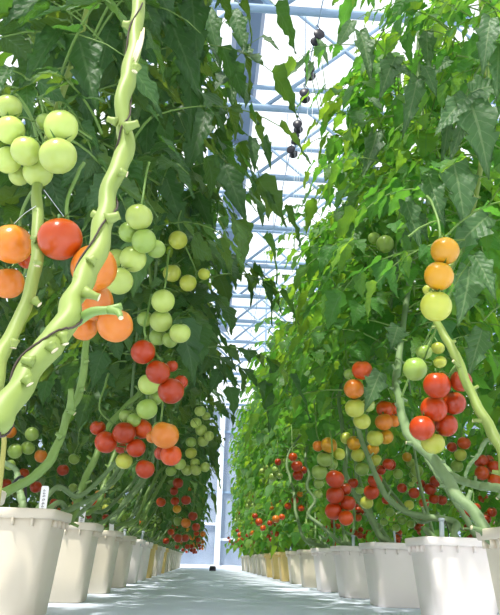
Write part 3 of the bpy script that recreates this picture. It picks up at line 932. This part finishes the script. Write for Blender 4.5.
# loose white strings on the second vine
root, P, loc = PLANTS[('L', -2)]
mb = MB()
mb.tube(spline([at(12, 226, 1.25), at(24, 214, 1.22), at(36, 206, 1.19)], 8), .0008, 4)
mb.tube(spline([at(44, 190, 1.2), at(56, 206, 1.24), at(68, 222, 1.3)], 8), .0008, 4)
mb.build('support_string', MAT['twine_white'], root, loc)

# ------------------------------------------------------------------ pots
def rounded_square(hx, hy, r, n=5):
    pts = []
    for (cx, cy, a0) in ((hx-r, hy-r, 0), (-hx+r, hy-r, PI/2), (-hx+r, -hy+r, PI), (hx-r, -hy+r, 1.5*PI)):
        for i in range(n):
            a = a0+PI/2*i/(n-1)
            pts.append((cx+r*math.cos(a), cy+r*math.sin(a)))
    return pts


def loft(mb, rings, close_bottom=False, mat=0):
    n = len(rings[0]); vs = [p for r in rings for p in r]
    fs = []
    for i in range(len(rings)-1):
        for j in range(n):
            k = (j+1) % n
            fs.append((i*n+j, i*n+k, (i+1)*n+k, (i+1)*n+j))
    if close_bottom: fs.append(tuple(reversed(range(n))))
    mb.add(vs, fs, mat)


def make_pot(H, mat):
    root = empty('plant_pot', (0, 0, 0))
    a, b = 0.113, 0.142            # half widths at foot and under the rim
    def ring(h, w, r=.03): return [(x, y, h) for x, y in rounded_square(w, w, r)]
    wid = lambda h: a+(b-a)*h/H
    mb = MB()
    loft(mb, [ring(0, a-.006), ring(.006, a), ring(H*.35, wid(H*.35)), ring(H*.7, wid(H*.7)), ring(H-.04, wid(H-.04)), ring(H-.012, wid(H)),
              ring(H-.012, wid(H)-.006), ring(H*.5, wid(H*.5)-.006)], True)
    mb.build('pot_body', mat, root)
    mb = MB()
    o_, i_ = b+.012, b-.004
    loft(mb, [ring(H-.030, b-.002), ring(H-.030, o_-.003), ring(H-.026, o_), ring(H-.004, o_+.002), ring(H, o_), ring(H, i_), ring(H-.03, i_-.003)])
    # moulded tabs under the lip
    for sx, sy in ((1, 0), (-1, 0), (0, 1), (0, -1)):
        for t in (-.09, -.03, .03, .09):
            w = .003
            if sx: lo, hi = (min(sx*(b-.006), sx*(o_-.001)), t-w, H-.052), (max(sx*(b-.006), sx*(o_-.001)), t+w, H-.028)
            else: lo, hi = (t-w, min(sy*(b-.006), sy*(o_-.001)), H-.052), (t+w, max(sy*(b-.006), sy*(o_-.001)), H-.028)
            mb.box(lo, hi)
    mb.build('rim', mat, root)
    mb = MB()
    rr = rounded_square(b-.008, b-.008, .03)
    vs = [(0, 0, H-.032)]+[(x*.5, y*.5, H-.036+random.uniform(0, .008)) for x, y in rr]+[(x, y, H-.045) for x, y in rr]
    n = len(rr)
    fs = [(0, 1+j, 1+(j+1) % n) for j in range(n)]+[(1+j, 1+n+j, 1+n+(j+1) % n, 1+(j+1) % n) for j in range(n)]
    mb.add(vs, fs)
    mb.build('growing_mix', MAT['soil'], root)
    return root


POTS = {}
protos = {}
def pot(side, k, x, y, H, mk, label, group):
    key = (H, mk)
    if key not in protos:
        protos[key] = make_pot(H, MAT[mk]); r = protos[key]
    else:
        km = {protos[key].name: kids(protos[key])}
        r = copy_tree(protos[key], km)
    r.location = (x, y, 0); r.rotation_euler = (0, 0, random.uniform(-.03, .03))
    tag(r, label, 'pot', group)
    return r

LP = {-3: 'cream pot out beside the viewer, holding the vine with the thickest stem', -2: 'cream pot before the left row, holding the vine with large green fruit',
      -1: 'cream pot before the left row, holding the vine with big orange fruit', 0: 'large cream square pot at the lower left corner, white tag in it'}
RP = {-2: 'cream pot outside the right edge, holding the smooth pale slanting vine', -1: 'pale pot cut off by the right edge of the photo'}
for k in range(-3, NL):
    mk = 'pot_yellow' if k in (6, 9) else ('pot_white' if k in (4, 5, 8) else 'pot')
    lab = LP.get(k) or f'{ {"pot_yellow":"yellowish","pot_white":"white","pot":"cream"}[mk] } square pot, {ORD[k]} of the left row from the near end'
    pot('L', k, XL, YL(k), HPL, mk, lab, 'pots of the left row')
for k in range(-2, NR):
    mk = 'pot_yellow' if k in (6, 7, 8) else ('pot_white' if k in (0, 1, 2, 3) else 'pot')
    lab = RP.get(k) or f'{ {"pot_yellow":"yellowish","pot_white":"white","pot":"cream"}[mk] } square pot, {ORD[k]} full one of the right row from the near end'
    pot('R', k, XR-(.03 if k == -1 else 0), YR(k), HPR, mk, lab, 'pots of the right row')
for k in range(0, 14):
    pot('LB', k, XLB, YL(k)-.3, HPL, 'pot', f'cream pot in the back row, behind the {ORD[k]} pot of the left row', 'pots of the back row on the left')
    pot('RB', k, XRB, YR(k)-.3, HPR, 'pot', f'cream pot in the back row, behind the {ORD[k]} full pot of the right row', 'pots of the back row on the right')

# plant tags and stakes pushed into the pots
def plant_tag(pb, pt, Y, w, label, marks):
    p0, p1 = at(pb[0], pb[1], Y), at(pt[0], pt[1], Y)
    up = p1-p0; L = np.linalg.norm(up); up /= L
    fwd = np.array([0.05, -1.0, 0.0]); fwd = fwd-fwd.dot(up)*up; fwd /= np.linalg.norm(fwd)
    rt = np.cross(fwd, up)*-1.0; rt = rt if rt[0] > 0 else -rt
    hw = w*project(p0)[2]/F_PX/2
    root = tag(empty('plant_tag', p0-up*.05), label, 'plant tag', 'white plant tags in the pots')
    loc = tuple(p0-up*.05)
    prof = [(-hw*.5, 0.0), (-hw, .03), (-hw, .05+L-.006), (-hw*.75, .05+L), (hw*.75, .05+L), (hw, .05+L-.006), (hw, .03), (hw*.5, 0.0)]
    vs = []
    o0 = np.array(loc)
    for th in (-.0008, .0008):
        vs += [o0+rt*a+up*b-fwd*th for a, b in prof]
    n = len(prof)
    fs = [tuple(range(n)), tuple(reversed(range(n, 2*n)))]+[(j, n+j, n+(j+1) % n, (j+1) % n) for j in range(n)]
    mb = MB(); mb.add(vs, fs)
    mb.build('tag_blade', MAT['tag'], root, loc, smooth=False)
    if marks:
        mb = MB(); q = .05+L*.30
        rr = random.Random(int(pb[0]))
        while q < .05+L*.86:
            # a row of small hand written letters, read up the tag
            for (a0, b0, a1, b1) in ((-.35, 0, .3, .002), (-.35, 0, -.1, .006), (.3, .002, .05, .006))[:rr.choice([2, 3])]:
                s_ = o0+rt*a0*hw+up*(q+b0)+fwd*.0014; e_ = o0+rt*a1*hw+up*(q+b1)+fwd*.0014
                mb.tube([s_, e_], .0007, 4)
            q += rr.choice([.009, .009, .012])
        mb.build('writing', MAT['ink'], root, loc)
    return root

plant_tag((41, 520, ), (45.5, 486), 2.55, 7.5, 'white plant tag with dark handwriting, standing in the first left pot', True)
plant_tag((80, 532), (84, 503), 3.42, 6, 'white plant tag with dark handwriting, standing in the second left pot', True)
plant_tag((111, 538), (112, 518), 4.3, 4.6, 'small blank white plant tag, standing in the third left pot', False)


def stake(pb, pt, Y, w, label):
    p0, p1 = at(pb[0], pb[1], Y), at(pt[0], pt[1], Y)
    r = w*project(p0)[2]/F_PX/2
    up = (p1-p0)/np.linalg.norm(p1-p0)
    root = tag(empty('drip_stake', p0-up*.06), label, 'stake', 'grey drip stakes in the pots')
    loc = tuple(p0-up*.06)
    mb = MB(); mb.tube([p0-up*.06, p0, p1-up*.012], [r*.5, r, r], 8); mb.build('spike', MAT['tag_grey'], root, loc)
    mb = MB(); mb.tube([p1-up*.014, p1-up*.01, p1-up*.001, p1], [r*.9, r*1.25, r*1.25, r*.9], 8); mb.build('head', MAT['tag_grey'], root, loc)
    mb = MB()
    mb.tube(spline([p1-up*.012, p1+np.array([.02, .02, -.01]), p0+np.array([.05, .07, .02]), p0+np.array([.06, .14, -.02])], 14), .0022, 6)
    tag(mb.build('drip_tube', MAT['black'], root, loc), 'thin black tube')

stake((141, 541), (143.5, 531), 5.9, 2.4, 'short grey drip stake in the fifth left pot')
stake((124, 541), (125, 529), 5.1, 2.6, 'short grey drip stake in the fourth left pot')
stake((442, 538), (441.5, 518), 2.86, 5.0, 'grey drip stake in the first full pot of the right row')
stake((395, 541), (394, 531), 3.75, 2.2, 'thin grey drip stake in the second full pot of the right row')
stake((353.5, 549), (353, 535), 4.62, 3.2, 'grey drip stake in the third full pot of the right row')

# black feed hose looping over the rim of the first pot
mb = MB()
hose = spline([at(-30, 505, 2.38), at(-6, 501, 2.36), at(6, 493, 2.36), at(16, 480, 2.42), at(22, 477, 2.48), at(25, 484, 2.52), at(26, 512, 2.55), at(26, 527, 2.55)], 40)
mb.tube(hose, .0048, 8)
tag(mb.build('drip_hose', MAT['black'], None, tuple(hose[-1])), 'black drip hose looping over the rim of the lower left pot', 'hose')

# ------------------------------------------------------------------ the greenhouse
Y0, Y1 = -4.0, 21.0
XA, XB = -7.5, 8.5
mb = MB(); mb.box((XA-.2, Y0-.2, -.15), (XB+.2, Y1+.3, 0.0))
tag(mb.build('floor', MAT['floor'], smooth=False), 'pale blue white floor sheet running along the aisle', 'floor', kind='structure')

HB = 5.0+.185; HT = 6.45+.185
S = 0.32*5.0
ndx = at(264, 102, 1.422*5.0)[0]
D0 = 1.122*5.0-4*S
for i in range(-1, 14):
    y = D0+i*S
    if y > Y1-.1 or y < -1.6: continue
    mb = MB()
    mb.tube([(XA, y, HB), (XB, y, HB)], .042, 10)
    mb.tube([(XA, y, HT), (XB, y, HT)], .036, 10)
    p = 1.95
    j = -6
    while True:
        xb = ndx+j*p; j += 1
        if xb > XB: break
        for dxx in (-1.62, 1.62):
            if XA < xb < XB and XA < xb+dxx < XB:
                mb.tube([(xb, y, HB), (xb+dxx, y, HT)], .025, 8)
    n_ = len([1 for _ in range(i+2)])
    tag(mb.build('truss_beam', MAT['steel'], None, (0, y, HB)), f'pale blue steel lattice roof truss, {ORD[i+1]} along the greenhouse', 'roof truss', 'lattice roof trusses', 'structure')
gx = .27
mb = MB()
mb.add([(gx-.21, Y0, HT+.28), (gx-.15, Y0, HT+.08), (gx+.15, Y0, HT+.08), (gx+.21, Y0, HT+.28), (gx-.21, Y1, HT+.28), (gx-.15, Y1, HT+.08), (gx+.15, Y1, HT+.08), (gx+.21, Y1, HT+.28)],
       [(0, 1, 5, 4), (1, 2, 6, 5), (2, 3, 7, 6), (3, 0, 4, 7), (0, 3, 2, 1), (4, 5, 6, 7)])
tag(mb.build('gutter_beam', MAT['gutter'], smooth=False), 'wide grey roof gutter running away above the aisle', 'gutter', kind='structure')
mb = MB()
gl = gx-.42
mb.tube([(gl, Y0, HB+.12), (gl, Y1, HB+.12)], .035, 8)
tag(mb.build('pipe_beam', MAT['steel']), 'thin pale pipe running along under the gutter', 'pipe', kind='structure')
# glass roof: two bays that meet at the gutter
mb = MB()
for sgn, xe in ((-1, XA), (1, XB)):
    xr = gx+(xe-gx)*.5
    zr, ze = HT+1.9, HT+.3
    mb.add([(gx+sgn*.2, Y0, ze), (xr, Y0, zr), (xr, Y1, zr), (gx+sgn*.2, Y1, ze)], [(0, 1, 2, 3)])
    mb.add([(xr, Y0, zr), (xe, Y0, ze), (xe, Y1, ze), (xr, Y1, zr)], [(0, 1, 2, 3)])
tag(mb.build('ceiling', MAT['glass'], smooth=False), 'clear glass greenhouse roof over both rows', 'glass roof', kind='structure')
for name, xe, lab in (('wall_left', XA, 'glass side wall beyond the left rows'), ('wall_right', XB, 'glass side wall beyond the right rows')):
    mb = MB()
    mb.add([(xe, Y0, 0), (xe, Y1, 0), (xe, Y1, HT+.3), (xe, Y0, HT+.3)], [(0, 1, 2, 3)], 0)
    for yy in np.arange(Y0, Y1+.1, 1.6): mb.box((xe-.03, yy-.03, 0), (xe+.03, yy+.03, HT+.3), 1)
    for zz in (.6, 2.2, 3.8, 5.4): mb.box((xe-.02, Y0, zz-.025), (xe+.02, Y1, zz+.025), 1)
    tag(mb.build(name, [MAT['glass'], MAT['steel']], smooth=False), lab, 'wall', kind='structure')
# end wall
pxp = at(217.5, 540, Y1)[0]
mb = MB()
mb.add([(XA, Y1, 0), (XB, Y1, 0), (XB, Y1, 8.4), (XA, Y1, 8.4)], [(0, 1, 2, 3)], 0)
for xx in np.arange(pxp-7.2, XB, 1.2):
    if abs(xx-pxp) > .1: mb.box((xx-.03, Y1-.04, 0), (xx+.03, Y1+.02, 8.4), 1)
for zz in (2.0, 2.9, 3.7, 4.5, 5.2): mb.box((XA, Y1-.03, zz-.03), (XB, Y1+.02, zz+.03), 1)
mb.box((XA, Y1+.03, 0), (pxp, Y1+.06, 4.4), 2)
mb.box((pxp, Y1+.03, 0), (XB, Y1+.06, 4.4), 2)
mb.box((XA, Y1-.05, 1.10), (pxp, Y1+.02, 1.17), 3)
mb.box((pxp, Y1-.05, .70), (XB, Y1+.02, .77), 3)
mb.box((XA, Y1-.05, 0), (XB, Y1+.02, .07), 3)
tag(mb.build('wall_end', [MAT['glass'], MAT['steel'], MAT['panel'], MAT['white']], smooth=False), 'glazed end wall with grey lower panels at the far end of the aisle', 'wall', kind='structure')
mb = MB(); mb.box((pxp-.075, Y1-.16, 0), (pxp+.075, Y1-.05, HB)); mb.box((pxp-.10, Y1-.17, 0), (pxp+.10, Y1-.05, .03))
tag(mb.build('trim_post', MAT['white'], smooth=False), 'white post standing at the far end of the aisle', 'post', kind='structure')
p = at(212.5, 573, 17.6)
p = at(212.5, 571, 1.0); t_ = -CAM[2]/(p-CAM)[2]; p = CAM+(p-CAM)*t_
mb = MB()
loft(mb, [[(x*s+p[0], y*s+p[1], z) for x, y in rounded_square(.06, .05, .015)] for s, z in ((1, 0.0), (1, .07), (.85, .085), (.3, .088))], True)
tag(mb.build('floor_block', MAT['black'], None, (p[0], p[1], 0)), 'small dark block on the floor at the foot of the white post', 'block')

# overhead wire over the right row, with the twine spools hung on it
WZ = 4.2+.185
SPX = [(317, 38), (312, 73), (307, 96), (300, 127), (289, 138), (293, 152)]
SPP = []
for a, b in SPX:
    q = at(a, b, 1.0)-CAM; SPP.append(CAM+q*((WZ-.12-CAM[2])/q[2]))
WX = float(np.mean([q[0] for q in SPP]))
wire = empty('support_wire', (WX, Y0, WZ)); tag(wire, 'thin taut wire stretched high above the right row', 'wire')
loc = (WX, Y0, WZ)
mb = MB(); mb.tube([(WX, Y0, WZ), (WX, Y1, WZ)], .005, 6); mb.build('wire_line', MAT['steel'], wire, loc)
for i in range(-1, 14):
    y = D0+i*S
    if y > Y1-.1 or y < 0: continue
    mb = MB(); mb.tube([(WX, y, WZ), (WX, y, HB-.06)], .004, 5); mb.build('hanger', MAT['steel'], wire, loc)


def make_spool():
    root = empty('twine_spool', (0, 0, 0))
    mb = MB()
    mb.tube([(0, -.055, -.12), (0, -.05, -.12), (0, -.045, -.12), (0, .045, -.12), (0, .05, -.12), (0, .055, -.12)], [.045, .048, .028, .028, .048, .045], 16)
    tag(mb.build('bobbin', MAT['black'], root), 'dark wound bobbin')
    mb = MB(); mb.tube(spline([(0, 0, -.10), (.035, 0, -.06), (.01, 0, -.01), (0, 0, .012), (-.012, 0, 0), (-.012, 0, -.015)], 18), .004, 6); mb.build('hook', MAT['black'], root)
    mb = MB(); mb.tube([(.03, 0, -.12), (.02, 0, -.7), (0, 0, -1.5)], .0022, 4); mb.build('twine', MAT['twine_white'], root)
    return root

sp = make_spool(); KM2 = {sp.name: kids(sp)}
for i, q in enumerate(sorted(SPP, key=lambda q: q[1])):
    o = sp if i == 0 else copy_tree(sp, KM2)
    o.location = (WX, q[1], WZ); o.rotation_euler = (0, 0, random.uniform(-.5, .5))
    tag(o, f'dark twine spool hanging over the right row, {ORD[i]} from the top of the photo', 'spool', 'dark twine spools on the overhead wire')

# ------------------------------------------------------------------ light
w = bpy.data.worlds.new('sky'); SC.world = w; w.use_nodes = True
nt = w.node_tree; nt.nodes.clear()
out = nt.nodes.new('ShaderNodeOutputWorld'); bg = nt.nodes.new('ShaderNodeBackground')
tc = nt.nodes.new('ShaderNodeTexCoord'); sep = nt.nodes.new('ShaderNodeSeparateXYZ'); nt.links.new(tc.outputs['Generated'], sep.inputs[0])
mr = nt.nodes.new('ShaderNodeMapRange'); nt.links.new(sep.outputs[2], mr.inputs[0]); mr.inputs[1].default_value = 0; mr.inputs[2].default_value = .6
bg.inputs['Strength'].default_value = 1.5
nt.links.new(mixcol(nt, mr.outputs[0], (.92, .96, 1.0, 1), (.97, .985, 1.0, 1)), bg.inputs['Color'])
nt.links.new(bg.outputs[0], out.inputs[0])
sd = bpy.data.lights.new('sun', 'SUN'); sd.energy = 6.0; sd.angle = math.radians(1.5); sd.color = (1.0, .95, .86)
so = bpy.data.objects.new('sun', sd); COL.objects.link(so)
dirv = Vector((0.27, 0.42, -1.0))
so.rotation_euler = dirv.to_track_quat('-Z', 'Y').to_euler()

SC.view_settings.view_transform = 'Standard'; SC.view_settings.look = 'None'
SC.view_settings.exposure = 0.05; SC.view_settings.gamma = 1.0
try: SC.view_settings.use_curve_mapping = False
except Exception: pass
SC.cycles.max_bounces = 10; SC.cycles.diffuse_bounces = 5; SC.cycles.transmission_bounces = 6; SC.cycles.transparent_max_bounces = 12
SC.cycles.use_denoising = True
